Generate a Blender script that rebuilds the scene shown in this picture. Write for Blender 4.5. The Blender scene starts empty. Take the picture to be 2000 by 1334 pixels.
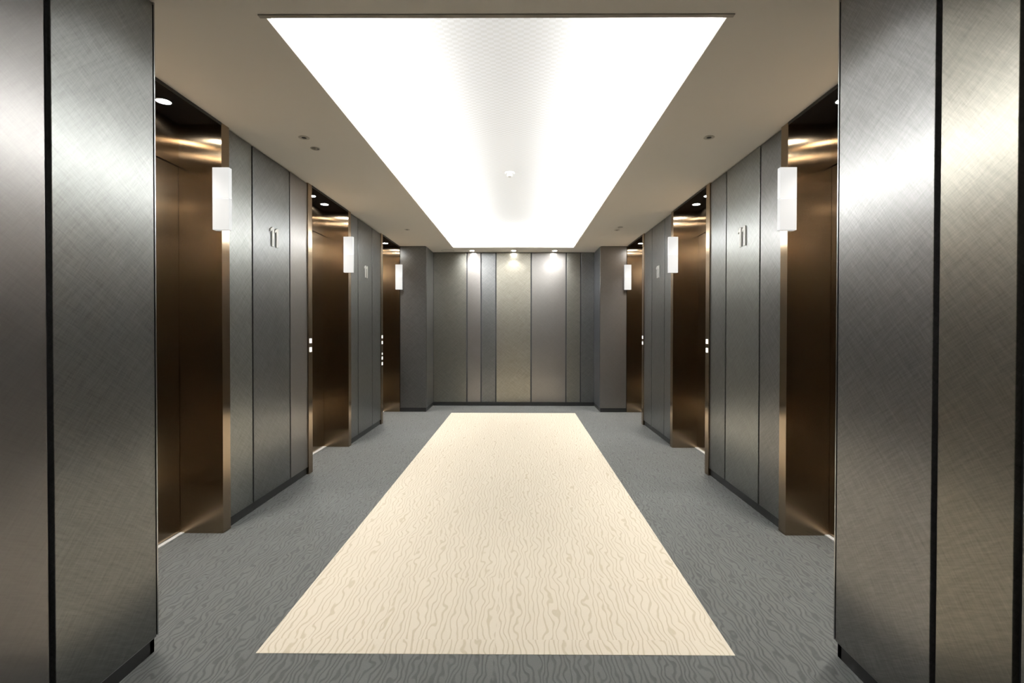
import bpy, bmesh, math, random
from mathutils import Vector, Matrix
random.seed(11)
S = bpy.context.scene
C = S.collection

# ------------------------------------------------------------------ camera
W_PX, H_PX, F_PX = 2000, 1334, 940.0
cam_d = bpy.data.cameras.new('camera')
cam = bpy.data.objects.new('camera', cam_d)
C.objects.link(cam)
cam_d.sensor_fit = 'HORIZONTAL'
cam_d.sensor_width = 36.0
cam_d.lens = 36.0 * F_PX / W_PX
cam_d.shift_x = -9.7 / W_PX
cam_d.shift_y = -14.0 / W_PX
cam_d.clip_start = 0.02
cam.location = (0.1, 0.0, 1.3)
cam.rotation_mode = 'QUATERNION'
mrot = (Matrix.Rotation(5.0 / F_PX, 4, 'Z') @ Matrix.Rotation(math.pi / 2 - 10.0 / F_PX, 4, 'X')
        @ Matrix.Rotation(math.radians(0.086), 4, 'Z'))
cam.rotation_quaternion = mrot.to_quaternion()
S.camera = cam

# ------------------------------------------------------------------ world, exposure
w = bpy.data.worlds.new('world')
w.use_nodes = True
w.node_tree.nodes['Background'].inputs[0].default_value = (0.5, 0.5, 0.5, 1)
w.node_tree.nodes['Background'].inputs[1].default_value = 0.02
S.world = w
S.view_settings.view_transform = 'Standard'
S.view_settings.look = 'None'
S.view_settings.gamma = 1.0
S.view_settings.use_curve_mapping = False
S.view_settings.exposure = 0.15

LED = 245.0            # cove light strips
SPOT_PORTAL = 105.0    # watts, downlights over the lift doors
SPOT_END = 66.0       # watts, wall washers
SPOT_FILL = 36.0      # watts, unseen downlights added to brighten the foreground

# ------------------------------------------------------------------ node helpers
def new_mat(name):
    m = bpy.data.materials.new(name)
    m.use_nodes = True
    nt = m.node_tree
    b = nt.nodes['Principled BSDF']
    return m, nt, b

def nd(nt, t, **kw):
    n = nt.nodes.new(t)
    for k, v in kw.items():
        setattr(n, k, v)
    return n

def math_n(nt, op, a, b=None, c=None):
    n = nt.nodes.new('ShaderNodeMath'); n.operation = op
    for i, v in enumerate((a, b, c)):
        if v is None: continue
        if isinstance(v, (int, float)): n.inputs[i].default_value = v
        else: nt.links.new(v, n.inputs[i])
    return n.outputs[0]

def plain(name, col, rough=0.5, metal=0.0, spec=0.5):
    m, nt, b = new_mat(name)
    b.inputs['Base Color'].default_value = (*col, 1)
    b.inputs['Roughness'].default_value = rough
    b.inputs['Metallic'].default_value = metal
    b.inputs['Specular IOR Level'].default_value = spec
    # barely visible mottling so no surface is perfectly even
    tc = nd(nt, 'ShaderNodeTexCoord'); no = nd(nt, 'ShaderNodeTexNoise')
    no.inputs['Scale'].default_value = 35; no.inputs['Detail'].default_value = 3
    nt.links.new(tc.outputs['Object'], no.inputs['Vector'])
    r = math_n(nt, 'MULTIPLY_ADD', no.outputs['Fac'], 0.06, rough - 0.03)
    nt.links.new(r, b.inputs['Roughness'])
    return m

def emit(name, col, s, base=0.8):
    m, nt, b = new_mat(name)
    b.inputs['Base Color'].default_value = (base, base, base, 1)
    b.inputs['Emission Color'].default_value = (*col, 1)
    b.inputs['Emission Strength'].default_value = s
    b.inputs['Roughness'].default_value = 0.4
    return m

def wall_uv(nt):
    """(x+y, z, 0): running metres along any axis-aligned wall, height"""
    g = nd(nt, 'ShaderNodeNewGeometry')
    sp = nd(nt, 'ShaderNodeSeparateXYZ'); nt.links.new(g.outputs['Position'], sp.inputs[0])
    oi = nd(nt, 'ShaderNodeObjectInfo')
    u = math_n(nt, 'ADD', sp.outputs['X'], sp.outputs['Y'])
    u = math_n(nt, 'MULTIPLY_ADD', oi.outputs['Random'], 37.0, u)
    cb = nd(nt, 'ShaderNodeCombineXYZ')
    nt.links.new(u, cb.inputs[0]); nt.links.new(sp.outputs['Z'], cb.inputs[1])
    return cb.outputs[0]

def streak(nt, vec, deg, long_, fine, detail=2.0):
    mp = nd(nt, 'ShaderNodeMapping')
    mp.vector_type = 'TEXTURE' if False else 'POINT'
    mp.inputs['Rotation'].default_value = (0, 0, math.radians(deg))
    nt.links.new(vec, mp.inputs['Vector'])
    m2 = nd(nt, 'ShaderNodeMapping')
    m2.inputs['Scale'].default_value = (long_, fine, 1)
    nt.links.new(mp.outputs[0], m2.inputs['Vector'])
    no = nd(nt, 'ShaderNodeTexNoise'); no.noise_dimensions = '2D'
    no.inputs['Scale'].default_value = 1.0
    no.inputs['Detail'].default_value = detail
    no.inputs['Roughness'].default_value = 0.6
    nt.links.new(m2.outputs[0], no.inputs['Vector'])
    return no.outputs['Fac']

def panel_mat(name, col, rough=0.285, contrast=0.34):
    """metallic laminate with a fine cross-hatched scratch texture"""
    m, nt, b = new_mat(name)
    v = wall_uv(nt)
    s1 = streak(nt, v, 28, 9, 210)
    s2 = streak(nt, v, -58, 9, 210)
    s3 = streak(nt, v, 40, 5, 90)
    s4 = streak(nt, v, -44, 5, 90)
    a = math_n(nt, 'ADD', s1, s2)
    c = math_n(nt, 'ADD', s3, s4)
    t = math_n(nt, 'ADD', a, c)                       # mean about 2
    t = math_n(nt, 'SUBTRACT', t, 2.0)
    f = math_n(nt, 'MULTIPLY_ADD', t, contrast, 1.0)
    mx = nd(nt, 'ShaderNodeVectorMath', operation='SCALE')
    mx.inputs[0].default_value = col
    nt.links.new(f, mx.inputs['Scale'])
    nt.links.new(mx.outputs[0], b.inputs['Base Color'])
    b.inputs['Roughness'].default_value = rough
    b.inputs['Metallic'].default_value = 0.86
    return m

def bronze_mat(name, col, rough=0.185, aniso=1.0):
    """bronze stainless steel with a vertical hairline: highlights smear sideways"""
    m, nt, b = new_mat(name)
    v = wall_uv(nt)
    s = streak(nt, v, 0, 900, 0.8, 1.0)
    t = math_n(nt, 'SUBTRACT', s, 0.5)
    f = math_n(nt, 'MULTIPLY_ADD', t, 0.15, 1.0)
    mx = nd(nt, 'ShaderNodeVectorMath', operation='SCALE')
    mx.inputs[0].default_value = col
    nt.links.new(f, mx.inputs['Scale'])
    nt.links.new(mx.outputs[0], b.inputs['Base Color'])
    b.inputs['Metallic'].default_value = 1.0
    r = math_n(nt, 'MULTIPLY_ADD', t, 0.02, rough)
    nt.links.new(r, b.inputs['Roughness'])
    b.inputs['Anisotropic'].default_value = aniso
    g = nd(nt, 'ShaderNodeNewGeometry')
    cr = nd(nt, 'ShaderNodeVectorMath', operation='CROSS_PRODUCT')
    nt.links.new(g.outputs['True Normal'], cr.inputs[0])
    cr.inputs[1].default_value = (0.0001, 0.0002, 1)
    nt.links.new(cr.outputs[0], b.inputs['Tangent'])
    return m

def carpet_mat(name, base, line, sx, sy, lo, hi, mott, bump):
    m, nt, b = new_mat(name)
    g = nd(nt, 'ShaderNodeNewGeometry')
    # ripples running along the corridor that wander, split and join;
    # the pattern breaks at the joints of the half-metre carpet tiles
    sn = nd(nt, 'ShaderNodeVectorMath', operation='SNAP'); sn.inputs[1].default_value = (0.5, 0.5, 50)
    nt.links.new(g.outputs['Position'], sn.inputs[0])
    sf = nd(nt, 'ShaderNodeVectorMath', operation='MULTIPLY_ADD'); sf.inputs[1].default_value = (7.317, 5.773, 0)
    nt.links.new(sn.outputs[0], sf.inputs[0]); nt.links.new(g.outputs['Position'], sf.inputs[2])
    def warp(ax, ay, det):
        nm = nd(nt, 'ShaderNodeMapping'); nm.inputs['Scale'].default_value = (ax, ay, 0)
        nt.links.new(sf.outputs[0], nm.inputs['Vector'])
        n = nd(nt, 'ShaderNodeTexNoise'); n.noise_dimensions = '2D'
        n.inputs['Scale'].default_value = 1.0; n.inputs['Detail'].default_value = det; n.inputs['Roughness'].default_value = 0.5
        nt.links.new(nm.outputs[0], n.inputs['Vector'])
        return math_n(nt, 'SUBTRACT', n.outputs['Fac'], 0.5)
    sx_ = nd(nt, 'ShaderNodeSeparateXYZ'); nt.links.new(sf.outputs[0], sx_.inputs[0])
    x = math_n(nt, 'MULTIPLY_ADD', warp(sy * 1.0, sy * 0.42, 1.0), 0.062, sx_.outputs['X'])
    x = math_n(nt, 'MULTIPLY_ADD', warp(sy * 2.2, sy * 1.1, 0.0), 0.023, x)
    ph = math_n(nt, 'SINE', math_n(nt, 'MULTIPLY', x, 2 * math.pi * sx))
    mr = nd(nt, 'ShaderNodeMapRange'); mr.interpolation_type = 'SMOOTHSTEP'
    mr.inputs['From Min'].default_value = lo; mr.inputs['From Max'].default_value = hi
    nt.links.new(ph, mr.inputs['Value'])
    # yarn grain
    n2 = nd(nt, 'ShaderNodeTexNoise'); n2.inputs['Scale'].default_value = 260; n2.inputs['Detail'].default_value = 1
    nt.links.new(g.outputs['Position'], n2.inputs['Vector'])
    n3 = nd(nt, 'ShaderNodeTexNoise'); n3.inputs['Scale'].default_value = 5; n3.inputs['Detail'].default_value = 3
    nt.links.new(g.outputs['Position'], n3.inputs['Vector'])
    mx = nd(nt, 'ShaderNodeMix', data_type='RGBA')
    mx.inputs[6].default_value = (*line, 1); mx.inputs[7].default_value = (*base, 1)
    nt.links.new(mr.outputs[0], mx.inputs[0])
    f = math_n(nt, 'MULTIPLY_ADD', math_n(nt, 'SUBTRACT', n2.outputs['Fac'], 0.5), mott, 1.0)
    f = math_n(nt, 'MULTIPLY_ADD', math_n(nt, 'SUBTRACT', n3.outputs['Fac'], 0.5), mott * 0.4, f)
    vs = nd(nt, 'ShaderNodeVectorMath', operation='SCALE')
    nt.links.new(mx.outputs[2], vs.inputs[0]); nt.links.new(f, vs.inputs['Scale'])
    nt.links.new(vs.outputs[0], b.inputs['Base Color'])
    b.inputs['Roughness'].default_value = 0.95
    b.inputs['Specular IOR Level'].default_value = 0.12
    b.inputs['Sheen Weight'].default_value = 0.15
    bp = nd(nt, 'ShaderNodeBump'); bp.inputs['Strength'].default_value = bump; bp.inputs['Distance'].default_value = 0.004
    h = math_n(nt, 'MULTIPLY_ADD', n2.outputs['Fac'], 0.25, mr.outputs[0])
    nt.links.new(h, bp.inputs['Height']); nt.links.new(bp.outputs[0], b.inputs['Normal'])
    return m

def checker_mat():
    m, nt, b = new_mat('checked_ceiling_paper')
    g = nd(nt, 'ShaderNodeNewGeometry')
    ch = nd(nt, 'ShaderNodeTexChecker'); ch.inputs['Scale'].default_value = 1.0
    mp = nd(nt, 'ShaderNodeMapping'); mp.inputs['Scale'].default_value = (31.0, 47.0, 0); mp.inputs['Location'].default_value = (0.3, 0.2, 0.5)
    nt.links.new(g.outputs['Position'], mp.inputs['Vector']); nt.links.new(mp.outputs[0], ch.inputs['Vector'])
    ch.inputs['Color1'].default_value = (0.90, 0.905, 0.91, 1)
    ch.inputs['Color2'].default_value = (0.82, 0.82, 0.81, 1)
    nt.links.new(ch.outputs['Color'], b.inputs['Base Color'])
    b.inputs['Roughness'].default_value = 0.8
    return m

M = {
    'ceiling': plain('ceiling_paint', (0.77, 0.735, 0.675), 0.85, spec=0.2),
    'cove': plain('cove_white_paint', (0.88, 0.88, 0.87), 0.8, spec=0.2),
    'check': checker_mat(),
    'grey_carpet': carpet_mat('grey_carpet', (0.094, 0.0985, 0.0955), (0.060, 0.0635, 0.0615), 46, 15, -1.0, 0.1, 0.5, 0.4),
    'beige_carpet': carpet_mat('beige_carpet', (0.55, 0.500, 0.415), (0.44, 0.385, 0.295), 40, 12, -1.0, -0.45, 0.10, 0.25),
    'p_grey': panel_mat('green_grey_laminate', (0.234, 0.237, 0.227)),
    'p_dark': panel_mat('charcoal_laminate', (0.180, 0.182, 0.180)),
    'p_taupe': panel_mat('taupe_laminate', (0.260, 0.244, 0.234), contrast=0.10),
    'p_champ': panel_mat('champagne_laminate', (0.312, 0.293, 0.250)),
    'p_olive': panel_mat('olive_laminate', (0.234, 0.227, 0.202), contrast=0.28),
    'p_silver': panel_mat('silver_taupe_laminate', (0.198, 0.194, 0.190)),
    'p_blue': panel_mat('blue_grey_laminate', (0.155, 0.163, 0.190)),
    'p_slate': panel_mat('slate_grey_laminate', (0.164, 0.167, 0.159)),
    'p_stone': panel_mat('stone_laminate', (0.168, 0.160, 0.153), contrast=0.12),
    'p_straw': panel_mat('straw_grey_laminate', (0.198, 0.186, 0.158)),
    'bronze': bronze_mat('bronze_hairline_steel', (0.31, 0.235, 0.16)),
    'bronze_face': bronze_mat('bronze_frame_steel', (0.38, 0.29, 0.20), 0.18),
    'door': bronze_mat('bronze_door_steel', (0.34, 0.26, 0.18), 0.19),
    'black_glass': plain('black_gloss_soffit', (0.012, 0.012, 0.013), 0.12, spec=0.5),
    'backing': plain('black_groove', (0.012, 0.012, 0.013), 0.6),
    'grey_backing': plain('dark_grey_groove', (0.05, 0.053, 0.058), 0.5, 0.3),
    'base': plain('dark_skirting_vinyl', (0.018, 0.018, 0.019), 0.4),
    'alu': plain('brushed_aluminium', (0.85, 0.85, 0.84), 0.45, 0.5),
    'edge': plain('steel_edge_profile', (0.42, 0.43, 0.44), 0.25, 1.0),
    'line_alu': plain('skirting_edge_metal', (0.35, 0.35, 0.35), 0.35, 1.0),
    'white': plain('white_plastic', (0.85, 0.85, 0.84), 0.4),
    'ring': plain('ceiling_fitting_paint', (0.50, 0.47, 0.41), 0.5),
    'hole': plain('dark_fitting_hollow', (0.02, 0.02, 0.02), 0.5),
    'steel': plain('satin_white_metal', (0.88, 0.88, 0.86), 0.35, 0.15),
    'black': plain('black_metal', (0.02, 0.02, 0.02), 0.4),
    'trimlip': plain('ceiling_trim_paint', (0.36, 0.33, 0.28), 0.6),
    'led': emit('led_strip_light', (0.985, 1.0, 1.0), 6.0),
    'lens': emit('downlight_lens', (1.0, 0.98, 0.92), 140.0),
    'lantern_hi': emit('lantern_acrylic_upper', (1.0, 1.0, 0.985), 0.60, 0.10),
    'lantern_lo': emit('lantern_acrylic_lower', (1.0, 1.0, 0.985), 0.52, 0.10),
    'button': emit('lit_button', (1.0, 0.98, 0.93), 0.9),
}

# ------------------------------------------------------------------ mesh helpers
def box(bm, x0, x1, y0, y1, z0, z1, bev=0.0):
    x0, x1 = min(x0, x1), max(x0, x1); y0, y1 = min(y0, y1), max(y0, y1); z0, z1 = min(z0, z1), max(z0, z1)
    r = bmesh.ops.create_cube(bm, size=1.0)
    vs = r['verts']
    for v in vs:
        v.co.x = x0 if v.co.x < 0 else x1
        v.co.y = y0 if v.co.y < 0 else y1
        v.co.z = z0 if v.co.z < 0 else z1
    if bev > 0:
        es = set()
        for v in vs: es.update(v.link_edges)
        bmesh.ops.bevel(bm, geom=list(es), offset=bev, segments=2, affect='EDGES', profile=0.5)

def cyl(bm, cx, cy, z0, z1, r0, r1=None, n=32):
    r1 = r0 if r1 is None else r1
    r = bmesh.ops.create_cone(bm, cap_ends=True, segments=n, radius1=r0, radius2=r1, depth=z1 - z0)
    for v in r['verts']:
        v.co += Vector((cx, cy, (z0 + z1) / 2))

def lathe(bm, prof, n=32):
    """prof: list of (r, z), revolved about z at the origin"""
    rings = []
    for r, z in prof:
        if r < 1e-6:
            rings.append([bm.verts.new((0, 0, z))])
        else:
            rings.append([bm.verts.new((r * math.cos(2 * math.pi * k / n), r * math.sin(2 * math.pi * k / n), z)) for k in range(n)])
    for a, b in zip(rings, rings[1:]):
        for k in range(n):
            k2 = (k + 1) % n
            if len(a) == 1: bm.faces.new((a[0], b[k], b[k2]))
            elif len(b) == 1: bm.faces.new((a[k], a[k2], b[0]))
            else: bm.faces.new((a[k], a[k2], b[k2], b[k]))
    bmesh.ops.recalc_face_normals(bm, faces=bm.faces)

def obj(name, bm, mat, parent=None, smooth=False):
    me = bpy.data.meshes.new(name)
    bm.to_mesh(me); bm.free()
    me.materials.append(mat)
    if smooth:
        for p in me.polygons: p.use_smooth = True
        if hasattr(me, 'set_sharp_from_angle'): me.set_sharp_from_angle(angle=math.radians(35))
    o = bpy.data.objects.new(name, me)
    C.objects.link(o)
    if parent: o.parent = parent
    return o

def boxo(name, dims, mat, parent=None, bev=0.0):
    bm = bmesh.new(); box(bm, *dims, bev=bev)
    return obj(name, bm, mat, parent)

def struct(name, bm, mat):
    o = obj(name, bm, mat); o['kind'] = 'structure'; return o

def thing(name, label, cat, loc=(0, 0, 0), group=None):
    o = bpy.data.objects.new(name, None); C.objects.link(o)
    o.location = loc; o['label'] = label; o['category'] = cat
    o.empty_display_size = 0.05
    if group: o['group'] = group
    return o

def dup(root, loc, label, group=None, rotz=None):
    r = root.copy(); C.objects.link(r); r.location = loc; r['label'] = label
    if group: r['group'] = group
    if rotz is not None: r.rotation_euler = (0, 0, rotz)
    for ch in list(root.children):
        c = ch.copy(); C.objects.link(c); c.parent = r
        for g in list(ch.children):
            d = g.copy(); C.objects.link(d); d.parent = c
    return r

# ------------------------------------------------------------------ layout (metres)
H = 2.60
WX = 1.79          # face of the wall panels
JX = 1.78          # face of the lift frames
DX = 2.05          # face of the lift doors
CX = 1.357         # face of the near pillars and far returns
PE = 1.918         # far end of the near pillars
PITCH = 2.252
OPEN = [(3.035 - 0.925, 3.035), (5.283 - 0.925, 5.283), (7.54 - 0.925, 7.54)]   # clear opening of each lift
JW = 0.08
YE = 8.15          # end wall
YB = -3.0          # wall behind the camera
OX, OY0, OY1 = 0.962, 2.02, 7.686      # ceiling opening

# ------------------------------------------------------------------ floor and ceiling
bm = bmesh.new(); box(bm, -2.4, 2.4, YB - 0.2, YE + 0.3, -0.1, 0.0)
struct('floor', bm, M['grey_carpet'])

rug = boxo('carpet_runner', (-0.955, 0.962, 1.909, 7.45, 0.0, 0.0012), M['beige_carpet'])
rug['label'] = 'long beige carpet panel with a rippled pattern laid in the grey floor'
rug['category'] = 'carpet'

bm = bmesh.new()
T = 0.02
box(bm, -2.4, -OX, YB - 0.2, YE + 0.3, H, H + T)
box(bm, OX, 2.4, YB - 0.2, YE + 0.3, H, H + T)
box(bm, -OX, OX, YB - 0.2, OY0, H, H + T)
box(bm, -OX, OX, OY1, YE + 0.3, H, H + T)
struct('ceiling', bm, M['ceiling'])

# raised coffer above the opening
RX, RY0, RY1, RZ = 1.13, 1.86, 7.85, H + 0.26
bm = bmesh.new()
for a in ((-RX - 0.03, -RX, RY0, RY1, H + T, RZ), (RX, RX + 0.03, RY0, RY1, H + T, RZ),
          (-RX, RX, RY0 - 0.03, RY0, H + T, RZ), (-RX, RX, RY1, RY1 + 0.03, H + T, RZ)):
    box(bm, *a)
# white painted ledges on which the light strips sit
for a in ((-RX, -OX, RY0, RY1, H + T, H + T + 0.004), (OX, RX, RY0, RY1, H + T, H + T + 0.004),
          (-OX, OX, RY0, OY0, H + T, H + T + 0.004), (-OX, OX, OY1, RY1, H + T, H + T + 0.004)):
    box(bm, *a)
coff = struct('ceiling', bm, M['cove']); coff.name = 'ceiling_coffer'
bm = bmesh.new(); box(bm, -RX - 0.03, RX + 0.03, RY0 - 0.03, RY1 + 0.03, RZ, RZ + 0.03)
chk = obj('coffer_panel', bm, M['check'], coff)

# light strips hidden on the ledges of the coffer
cl = thing('cove_light', 'white glow of the strip lighting round the raised ceiling recess', 'light', (0, 4.85, H + T))
def led(x0, x1, y0, y1, k=1.0):
    bm = bmesh.new(); box(bm, x0, x1, y0 - 4.85, y1 - 4.85, 0.005, 0.008)
    obj('light_strip', bm, M['led'], cl)
    ld = bpy.data.lights.new('strip_glow', 'AREA'); ld.shape = 'RECTANGLE'
    ld.size, ld.size_y = x1 - x0, y1 - y0
    ld.energy = k * math.pi * LED * (x1 - x0) * (y1 - y0); ld.color = (0.985, 1.0, 1.0)
    lo = bpy.data.objects.new('strip_glow', ld); C.objects.link(lo); lo.parent = cl
    lo.location = ((x0 + x1) / 2, (y0 + y1) / 2 - 4.85, 0.012); lo.rotation_euler = (math.pi, 0, 0)
led(-1.08, -1.04, 1.95, 7.80)
led(1.04, 1.08, 1.95, 7.80)
led(-0.90, 0.90, 7.775, 7.795, 0.45)

# thin lip along the near edge of the opening
bm = bmesh.new(); box(bm, -0.985, 0.985, 1.998, 2.018, H - 0.004, H)
struct('trim_1', bm, M['trimlip'])

# ------------------------------------------------------------------ walls
def wall_run(parent, side, y0, y1, face, grooves, mats, gw=0.017, z0=0.065, back='backing', gx=None):
    """panels along a wall running in y, whose face is at side*face"""
    edges = [y0] + [e for g in grooves for e in (g - gw / 2, g + gw / 2)] + [y1]
    for k in range(len(edges) // 2):
        a, b = edges[2 * k], edges[2 * k + 1]
        bm = bmesh.new()
        box(bm, side * face, side * (face + 0.018), a, b, z0, H - 0.008, bev=0.0015)
        obj('wall_panel', bm, M[mats[k]], parent)

def wall_body(name, boxes, mat='backing'):
    bm = bmesh.new()
    for a in boxes: box(bm, *a)
    return struct(name, bm, M[mat])

for side, sn in ((-1, 'left'), (1, 'right')):
    s = side
    PE = 1.925 if s < 0 else 1.918
    bd = WX + 0.018
    boxes = [(s * bd, s * 2.3, 1.9, OPEN[0][0] - JW, 0, H),
             (s * bd, s * 2.3, OPEN[0][1] + JW, OPEN[1][0] - JW, 0, H),
             (s * bd, s * 2.3, OPEN[1][1] + JW, OPEN[2][0] - JW, 0, H),
             (s * (DX + 0.09), s * 2.3, OPEN[0][0] - JW, OPEN[0][1] + JW, 0, H),
             (s * (DX + 0.09), s * 2.3, OPEN[1][0] - JW, OPEN[1][1] + JW, 0, H),
             (s * (DX + 0.09), s * 2.3, OPEN[2][0] - JW, OPEN[2][1], 0, H)]
    wl = wall_body('wall_' + sn, boxes)
    if s < 0:
        m1 = ['p_grey', 'p_dark', 'p_taupe']; m2 = ['p_dark', 'p_dark', 'p_dark']
    else:
        m1 = ['p_silver', 'p_grey', 'p_dark']; m2 = ['p_dark', 'p_dark', 'p_dark']
    wall_run(wl, s, OPEN[0][1] + JW, OPEN[1][0] - JW, WX, [3.400, 3.955], m1)
    wall_run(wl, s, OPEN[1][1] + JW, OPEN[2][0] - JW, WX, [5.625, 6.165], m2)
    bm = bmesh.new()
    box(bm, s * WX, s * bd, PE, OPEN[0][0] - JW, 0.065, H - 0.008); obj('wall_panel', bm, M['p_dark'], wl)
    # skirtings, set back under the panels
    bm = bmesh.new()
    for a, b in ((OPEN[0][1] + JW, OPEN[1][0] - JW), (OPEN[1][1] + JW, OPEN[2][0] - JW), (PE, OPEN[0][0] - JW)):
        box(bm, s * (bd - 0.006), s * (bd + 0.01), a, b, 0, 0.063)
    struct('baseboard_' + sn, bm, M['base'])

    # near pillar
    pb = wall_body('wall_' + sn + '_near', [(s * (CX + 0.018), s * 2.3, YB, PE - 0.02, 0, H)])
    if s < 0:
        gr, mm = [1.485, 0.93, 0.40, -0.15, -0.70, -1.25, -1.80, -2.35], ['p_taupe', 'p_olive', 'p_dark', 'p_grey', 'p_dark', 'p_taupe', 'p_grey', 'p_dark', 'p_grey']
        order = sorted(gr)
        mats = ['p_dark', 'p_grey', 'p_taupe', 'p_dark', 'p_grey', 'p_dark', 'p_olive', 'p_stone', 'p_slate']
    else:
        gr = [1.460, 1.214, 0.66, 0.10, -0.45, -1.0, -1.55, -2.1]
        order = sorted(gr)
        mats = ['p_dark', 'p_grey', 'p_taupe', 'p_dark', 'p_grey', 'p_dark', 'p_dark', 'p_straw', 'p_silver']
    wall_run(pb, s, YB, PE - 0.012, CX, order, mats, gw=0.021)
    bm = bmesh.new(); box(bm, s * CX, s * 2.3, PE - 0.006, PE, 0.065, H - 0.002)   # return face with its steel edge
    obj('edge_profile', bm, M['edge'], pb)
    bm = bmesh.new(); box(bm, s * (CX + 0.012), s * (CX + 0.03), YB, PE - 0.008, 0, 0.060)
    box(bm, s * (CX + 0.012), s * 1.80, PE - 0.03, PE - 0.008, 0, 0.060)
    struct('baseboard_' + sn + '_near', bm, M['base'])
    bm = bmesh.new(); box(bm, s * (CX + 0.004), s * (CX + 0.016), YB, PE - 0.008, 0.060, 0.064)
    obj('edge_strip', bm, M['line_alu'], pb)

    # far return: a pier facing the camera beside the last lift, then back to the end wall
    rt = wall_body('wall_' + sn + '_far', [(s * (CX + 0.018), s * 2.3, OPEN[2][1] + 0.018, YE + 0.1, 0, H)])
    bm = bmesh.new(); box(bm, s * (CX + 0.005), s * (JX - 0.010), OPEN[2][1], OPEN[2][1] + 0.018, 0.065, H - 0.008, bev=0.0015)
    obj('wall_panel', bm, M['p_dark' if s < 0 else 'p_taupe'], rt)
    bm = bmesh.new(); box(bm, s * CX, s * (CX + 0.018), OPEN[2][1] + 0.004, YE - 0.02, 0.065, H - 0.008, bev=0.0015)
    obj('wall_panel', bm, M['p_dark' if s < 0 else 'p_blue'], rt)
    bm = bmesh.new(); box(bm, s * (CX - 0.001), s * (CX + 0.004), OPEN[2][1] - 0.001, OPEN[2][1] + 0.004, 0.065, H - 0.008)
    obj('edge_profile', bm, M['edge'], rt)
    bm = bmesh.new()
    box(bm, s * (CX + 0.012), s * (JX - 0.005), OPEN[2][1] + 0.008, OPEN[2][1] + 0.02, 0, 0.063)
    box(bm, s * (CX + 0.012), s * (CX + 0.02), OPEN[2][1] + 0.008, YE - 0.012, 0, 0.063)
    struct('baseboard_' + sn + '_far', bm, M['base'])

# end wall
ew = wall_body('wall_end', [(-CX - 0.018, CX + 0.018, YE + 0.012, YE + 0.2, 0, H)], 'grey_backing')
ex = [-CX, -0.792, -0.551, -0.301, 0.296, 0.888, 1.134, CX]
em = ['p_olive', 'p_taupe', 'p_dark', 'p_champ', 'p_taupe', 'p_olive', 'p_dark']
for k in range(7):
    a = ex[k] + (0.011 if k else 0); b = ex[k + 1] - (0.011 if k < 6 else 0)
    bm = bmesh.new(); box(bm, a, b, YE - 0.004, YE + 0.012, 0.065, H - 0.008, bev=0.0015)
    obj('wall_panel', bm, M[em[k]], ew)
bm = bmesh.new(); box(bm, -CX, CX, YE + 0.004, YE + 0.011, 0, 0.063)
struct('baseboard_end', bm, M['base'])

# wall behind the camera
bm = bmesh.new(); box(bm, -CX - 0.01, CX + 0.01, YB - 0.15, YB, 0, H)
struct('wall_back', bm, M['p_dark'])

# ------------------------------------------------------------------ lifts
def lift(side, y0, y1, label, near_jamb=True, pier=False):
    s = side
    t = thing('elevator_entrance', label, 'elevator', (s * DX, (y0 + y1) / 2, 0), 'elevator entrances along the two side walls')
    ox, oy = s * DX, (y0 + y1) / 2
    def part(name, dims, mat, parent=None, bev=0.0):
        x0, x1, a, b, z0, z1 = dims
        bm = bmesh.new(); box(bm, x0 - ox, x1 - ox, a - oy, b - oy, z0, z1, bev=bev)
        return obj(name, bm, M[mat], parent or t)
    zt = H - 0.012
    # side frames: thin corridor face strip and deep reveal
    for a, b, near in ((y0 - JW, y0, True), (y1, y1 + JW, False)):
        if pier and not near:
            part('frame_side', (s * JX, s * (DX + 0.06), y1, y1 + 0.017, 0, H), 'bronze')
            continue
        j = part('frame_side', (s * (JX + 0.003), s * (DX + 0.06), a, b, 0, H - 0.001), 'bronze')
        part('frame_face', (s * JX, s * (JX + 0.003), a, b, 0, H - 0.001), 'bronze_face', bev=0.0006)
    # black gloss soffit
    part('soffit', (s * (JX + 0.004), s * (DX + 0.06), y0, y1, zt, H - 0.001), 'black_glass')
    part('soffit_edge', (s * (JX - 0.001), s * (JX + 0.004), y0, y1, H - 0.018, H - 0.001), 'black')
    # transom and doors
    part('transom_panel', (s * DX, s * (DX + 0.03), y0, y1, 2.323, zt), 'door', bev=0.001)
    mid = (y0 + y1) / 2
    part('door_leaf', (s * (DX + 0.004), s * (DX + 0.03), y0 + 0.002, mid - 0.0015, 0.012, 2.317), 'door', bev=0.001)
    part('door_leaf', (s * (DX + 0.004), s * (DX + 0.03), mid + 0.0015, y1 - 0.002, 0.012, 2.317), 'door', bev=0.001)
    part('shaft_lining', (s * (DX + 0.04), s * (DX + 0.06), y0, y1, 0.0, zt), 'backing')
    part('sill', (s * (DX - 0.022), s * (DX + 0.03), y0, y1, 0.0, 0.007), 'alu', bev=0.001)
    return t

names = ['nearest', 'middle', 'far']
LL = [['bronze elevator doorway nearest the camera on the left wall', 'middle of the three bronze elevator doorways on the left wall', 'farthest bronze elevator doorway on the left wall, beside the charcoal pier'],
      ['bronze elevator doorway nearest the camera on the right wall', 'middle of the three bronze elevator doorways on the right wall', 'farthest bronze elevator doorway on the right wall, beside the taupe pier']]
for k, (y0, y1) in enumerate(OPEN):
    lift(-1, y0, y1, LL[0][k], pier=(k == 2))
    lift(1, y0, y1, LL[1][k], pier=(k == 2))

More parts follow.
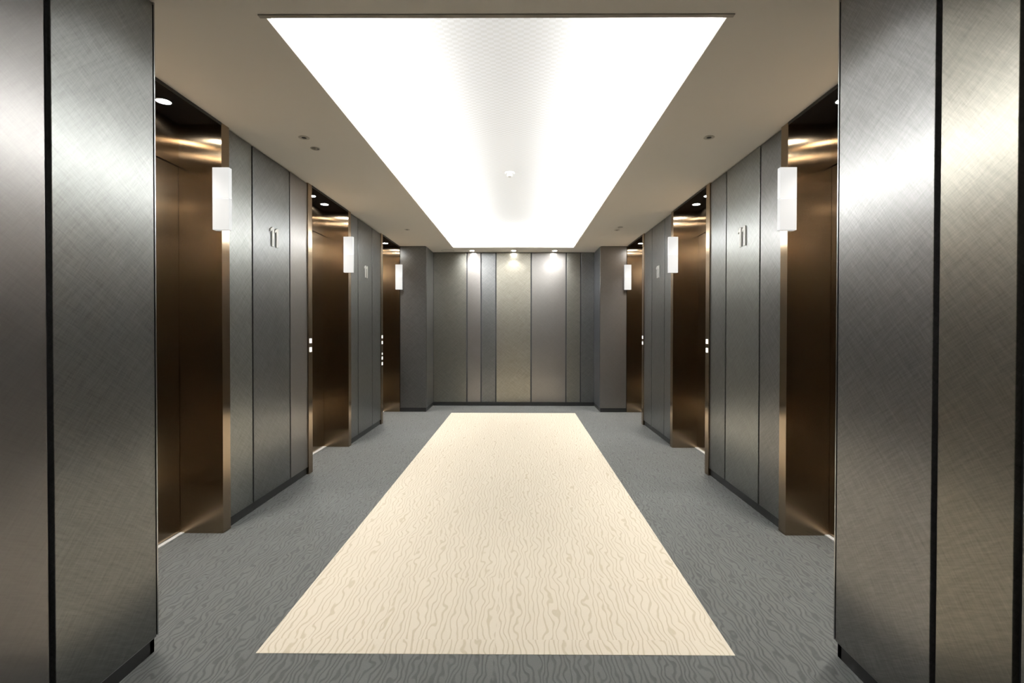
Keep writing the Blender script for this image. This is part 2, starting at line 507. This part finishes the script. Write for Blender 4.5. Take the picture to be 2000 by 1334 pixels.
# ------------------------------------------------------------------ lanterns
def make_lantern(label, loc):
    t = thing('wall_lantern', label, 'lamp', loc, 'white lit lanterns at the elevator frames')
    w2, d, h = 0.0515, 0.033, 0.194
    bm = bmesh.new(); box(bm, -w2, w2, -d, 0, 0.0006, h, bev=0.0012); obj('upper_shade', bm, M['lantern_hi'], t)
    bm = bmesh.new(); box(bm, -w2, w2, -d, 0, -h, -0.0006, bev=0.0012); obj('lower_shade', bm, M['lantern_lo'], t)
    bm = bmesh.new(); box(bm, -w2 + 0.02, w2 - 0.02, -0.001, 0.003, -h + 0.03, h - 0.03); obj('back_plate', bm, M['alu'], t)
    return t
ZL = 2.112
LXS = 1.768
lan = None
lan_lab = {(-1, 0): 'white lit box lantern on the frame of the nearest left elevator',
           (-1, 1): 'white lit box lantern on the frame of the middle left elevator',
           (-1, 2): 'small white lit lantern at the farthest left elevator, by the charcoal pier',
           (1, 0): 'white lit box lantern on the frame of the nearest right elevator',
           (1, 1): 'white lit box lantern on the frame of the middle right elevator',
           (1, 2): 'small white lit lantern at the farthest right elevator, by the taupe pier'}
for k in range(3):
    for s in (-1, 1):
        xo = {0: 1.765, 1: 1.770, 2: 1.786}[k]
        loc = (s * xo, OPEN[k][1] - 0.003, ZL)
        if lan is None: lan = make_lantern(lan_lab[(s, k)], loc)
        else: dup(lan, loc, lan_lab[(s, k)])

# ------------------------------------------------------------------ floor numbers
def digit_one(bm, x, hgt, depth):
    st = 0.028
    pts = [(x + 0.025, 0), (x + 0.025 + st, 0), (x + 0.025 + st, hgt), (x + 0.025 + 0.006, hgt),
           (x, hgt - 0.020), (x, hgt - 0.039), (x + 0.025, hgt - 0.026)]
    f = [bm.verts.new((px, 0, pz)) for px, pz in pts]
    bk = [bm.verts.new((px, depth, pz)) for px, pz in pts]
    n = len(pts)
    bm.faces.new(f); bm.faces.new(bk[::-1])
    for k in range(n):
        bm.faces.new((f[k], bk[k], bk[(k + 1) % n], f[(k + 1) % n]))
    bmesh.ops.recalc_face_normals(bm, faces=bm.faces)
def make_number(loc, rotz, label):
    t = thing('floor_number', label, 'sign', loc, 'floor numbers on the side walls')
    t.rotation_euler = (0, 0, rotz)
    for x in (-0.066, 0.001):
        bm = bmesh.new(); digit_one(bm, x, 0.146, 0.008)
        for v in bm.verts: v.co.y -= 0.008; v.co.z -= 0.073
        obj('digit', bm, M['steel'], t)
    return t
# local +x runs to the reader's right, local +y into the wall
num = make_number((-WX, 3.700, 2.003), math.pi / 2, 'white raised number 11 on the left wall between nearest and middle elevators')
dup(num, (-WX, 5.910, 2.003), 'raised number 11 on the left wall between middle and farthest elevators', rotz=math.pi / 2)
dup(num, (WX, 3.662, 2.003), 'white raised number 11 on the right wall between nearest and middle elevators', rotz=-math.pi / 2)
dup(num, (WX, 5.880, 2.003), 'raised number 11 on the right wall between middle and farthest elevators', rotz=-math.pi / 2)

# ------------------------------------------------------------------ call buttons
def buttons(side, y, zs, label, small=None):
    t = thing('call_buttons', label, 'button', (side * JX, y, zs[0]), 'elevator call buttons')
    for i, z in enumerate(zs):
        h2 = 0.021 if small != i else 0.014
        w2 = 0.021 if small != i else 0.012
        bm = bmesh.new(); box(bm, -side * 0.004, side * 0.002, -w2, w2, z - zs[0] - h2, z - zs[0] + h2, bev=0.0015)
        b = obj('button', bm, M['button'], t)
    return t
buttons(-1, OPEN[1][0] - 0.040, (1.193, 1.114), 'two lit square call buttons on the near frame of the middle left elevator')
buttons(-1, OPEN[2][0] - 0.040, (1.193, 1.114), 'upper pair of lit call buttons on the frame of the farthest left elevator')
buttons(-1, OPEN[2][0] - 0.040, (0.962, 0.902, 0.826), 'lower column of three lit buttons on the frame of the farthest left elevator', small=0)
buttons(1, OPEN[1][0] - 0.040, (1.193, 1.114), 'two lit square call buttons on the near frame of the middle right elevator')
buttons(1, OPEN[2][0] - 0.040, (1.193, 1.114), 'two lit call buttons on the near frame of the farthest right elevator')

# ------------------------------------------------------------------ downlights
def spot(parent, power, angle, blend, z=-0.012):
    ld = bpy.data.lights.new('downlight_beam', 'SPOT')
    ld.energy = power; ld.spot_size = math.radians(angle); ld.spot_blend = blend
    ld.shadow_soft_size = 0.032; ld.color = (1.0, 0.965, 0.90)
    o = bpy.data.objects.new('downlight_beam', ld); C.objects.link(o)
    o.parent = parent; o.location = (0, 0, z)
    return o
def make_downlight(label, loc, r, ringmat, power, angle, blend, group):
    t = thing('downlight', label, 'light', loc, group)
    bm = bmesh.new(); lathe(bm, [(r, 0.0), (r + 0.009, 0.0), (r + 0.010, -0.002), (r + 0.004, -0.004), (r, -0.003), (r, 0.0)])
    obj('trim_ring', bm, M[ringmat], t, True)
    bm = bmesh.new(); lathe(bm, [(0, -0.0035), (r * 0.7, -0.003), (r, -0.0015), (r, 0.0)])
    obj('lens', bm, M['lens'], t, True)
    spot(t, power, angle, blend)
    return t
proto = None
for k in range(3):
    mid = (OPEN[k][0] + OPEN[k][1]) / 2
    for s in (-1, 1):
        for dy, nf in ((-0.155, 'nearer'), (0.155, 'farther')):
            lab = '%s of the two round downlights over the %s %s elevator' % (nf, names[k].replace('far', 'farthest'), 'left' if s < 0 else 'right')
            loc = (s * 1.917, mid + dy, H - 0.012)
            if proto is None:
                proto = make_downlight(lab, loc, 0.036, 'black', SPOT_PORTAL, 92, 0.7, 'downlights over the elevator doors')
            else: dup(proto, loc, lab)
p2 = None
for x, lab in ((-0.69, 'left of the three downlights shining on the end wall'), (0.0, 'middle of the three downlights shining on the end wall'), (0.68, 'right of the three downlights shining on the end wall')):
    loc = (x, 7.985, H)
    if p2 is None: p2 = make_downlight(lab, loc, 0.037, 'ring', SPOT_END, 115, 0.5, 'downlights before the end wall')
    else: dup(p2, loc, lab)

# unseen downlights added behind the view to lift the near carpet and ceiling
p3 = None
for x, lab in ((-0.6, 'left added fill downlight, out of view above the entrance side'), (0.6, 'right added fill downlight, out of view above the entrance side')):
    for y, w in ((0.9, ', nearer the recess'), (-1.2, ', nearer the back wall')):
        if p3 is None: p3 = make_downlight(lab + w, (x, y, H), 0.05, 'ring', SPOT_FILL, 125, 0.8, 'added fill downlights on the entrance side')
        else: dup(p3, (x, y, H), lab + w)

# ------------------------------------------------------------------ small ceiling fittings
def fitting(label, x, y, kind):
    t = thing('ceiling_sprinkler' if kind == 's' else 'ceiling_speaker' if kind == 'r' else 'ceiling_sensor', label,
              'sprinkler' if kind == 's' else 'ceiling fitting', (x, y, H))
    if kind == 's':
        bm = bmesh.new(); lathe(bm, [(0.014, 0.0), (0.034, 0.0), (0.036, -0.002), (0.030, -0.004), (0.017, -0.003), (0.015, 0.0)])
        obj('cover_ring', bm, M['ring'], t, True)
        bm = bmesh.new(); lathe(bm, [(0, -0.006), (0.012, -0.004), (0.017, -0.0015), (0.017, 0.0)])
        obj('sprinkler_head', bm, M['hole'], t, True)
    elif kind == 'm':
        bm = bmesh.new(); lathe(bm, [(0.026, 0.0), (0.033, 0.0), (0.034, -0.003), (0.028, -0.006), (0.026, -0.003), (0.026, 0.0)])
        obj('cover_ring', bm, M['ring'], t, True)
        bm = bmesh.new(); lathe(bm, [(0, -0.002), (0.026, -0.001), (0.026, 0.0)])
        obj('recessed_plate', bm, M['black'], t, True)
        bm = bmesh.new(); cyl(bm, 0.006, 0.0, -0.007, -0.001, 0.010)
        box(bm, -0.024, -0.004, -0.006, 0.006, -0.005, -0.001, bev=0.001)
        obj('sensor_head', bm, M['ring'], t)
    else:
        bm = bmesh.new(); lathe(bm, [(0.099, 0.0), (0.105, 0.0), (0.105, -0.002), (0.099, -0.002), (0.099, 0.0)], 48)
        obj('rim_ring', bm, M['trimlip'], t, True)  # thin rim in a darker tone than the disc
        bm = bmesh.new(); lathe(bm, [(0, -0.001), (0.099, -0.001), (0.099, 0.0)], 48)
        obj('cover_disc', bm, M['ceiling'], t, True)
    return t
fitting('small dark sprinkler in the ceiling left of the light recess, near end', -1.366, 3.276, 's')
fitting('small round sensor plate beside the sprinkler on the left ceiling', -1.372, 3.47, 'm')
fitting('small dark sprinkler in the ceiling right of the light recess, near end', 1.380, 3.276, 's')
fitting('small dark sprinkler in the ceiling left of the light recess, far end', -1.372, 6.30, 's')
fitting('small dark sprinkler in the ceiling right of the light recess, far end', 1.375, 6.33, 's')
fitting('small sensor plate beside the far sprinkler on the right ceiling', 1.38, 6.14, 'm')
fitting('large flush round ceiling disc at the left end of the far ceiling strip', -1.09, 7.97, 'r')

# smoke detector under the coffer
t = thing('smoke_detector', 'small white smoke detector on the glowing ceiling recess', 'smoke detector', (-0.0, 4.81, RZ))
bm = bmesh.new(); lathe(bm, [(0, 0), (0.048, 0), (0.049, -0.006), (0.044, -0.014), (0.026, -0.016), (0, -0.016)])
obj('base', bm, M['white'], t, True)
bm = bmesh.new(); lathe(bm, [(0, -0.016), (0.026, -0.016), (0.027, -0.034), (0.024, -0.040), (0, -0.040)])
obj('chamber', bm, M['white'], t, True)
bm = bmesh.new(); lathe(bm, [(0, -0.040), (0.016, -0.040), (0.015, -0.043), (0, -0.043)])
obj('grille', bm, M['ring'], t, True)
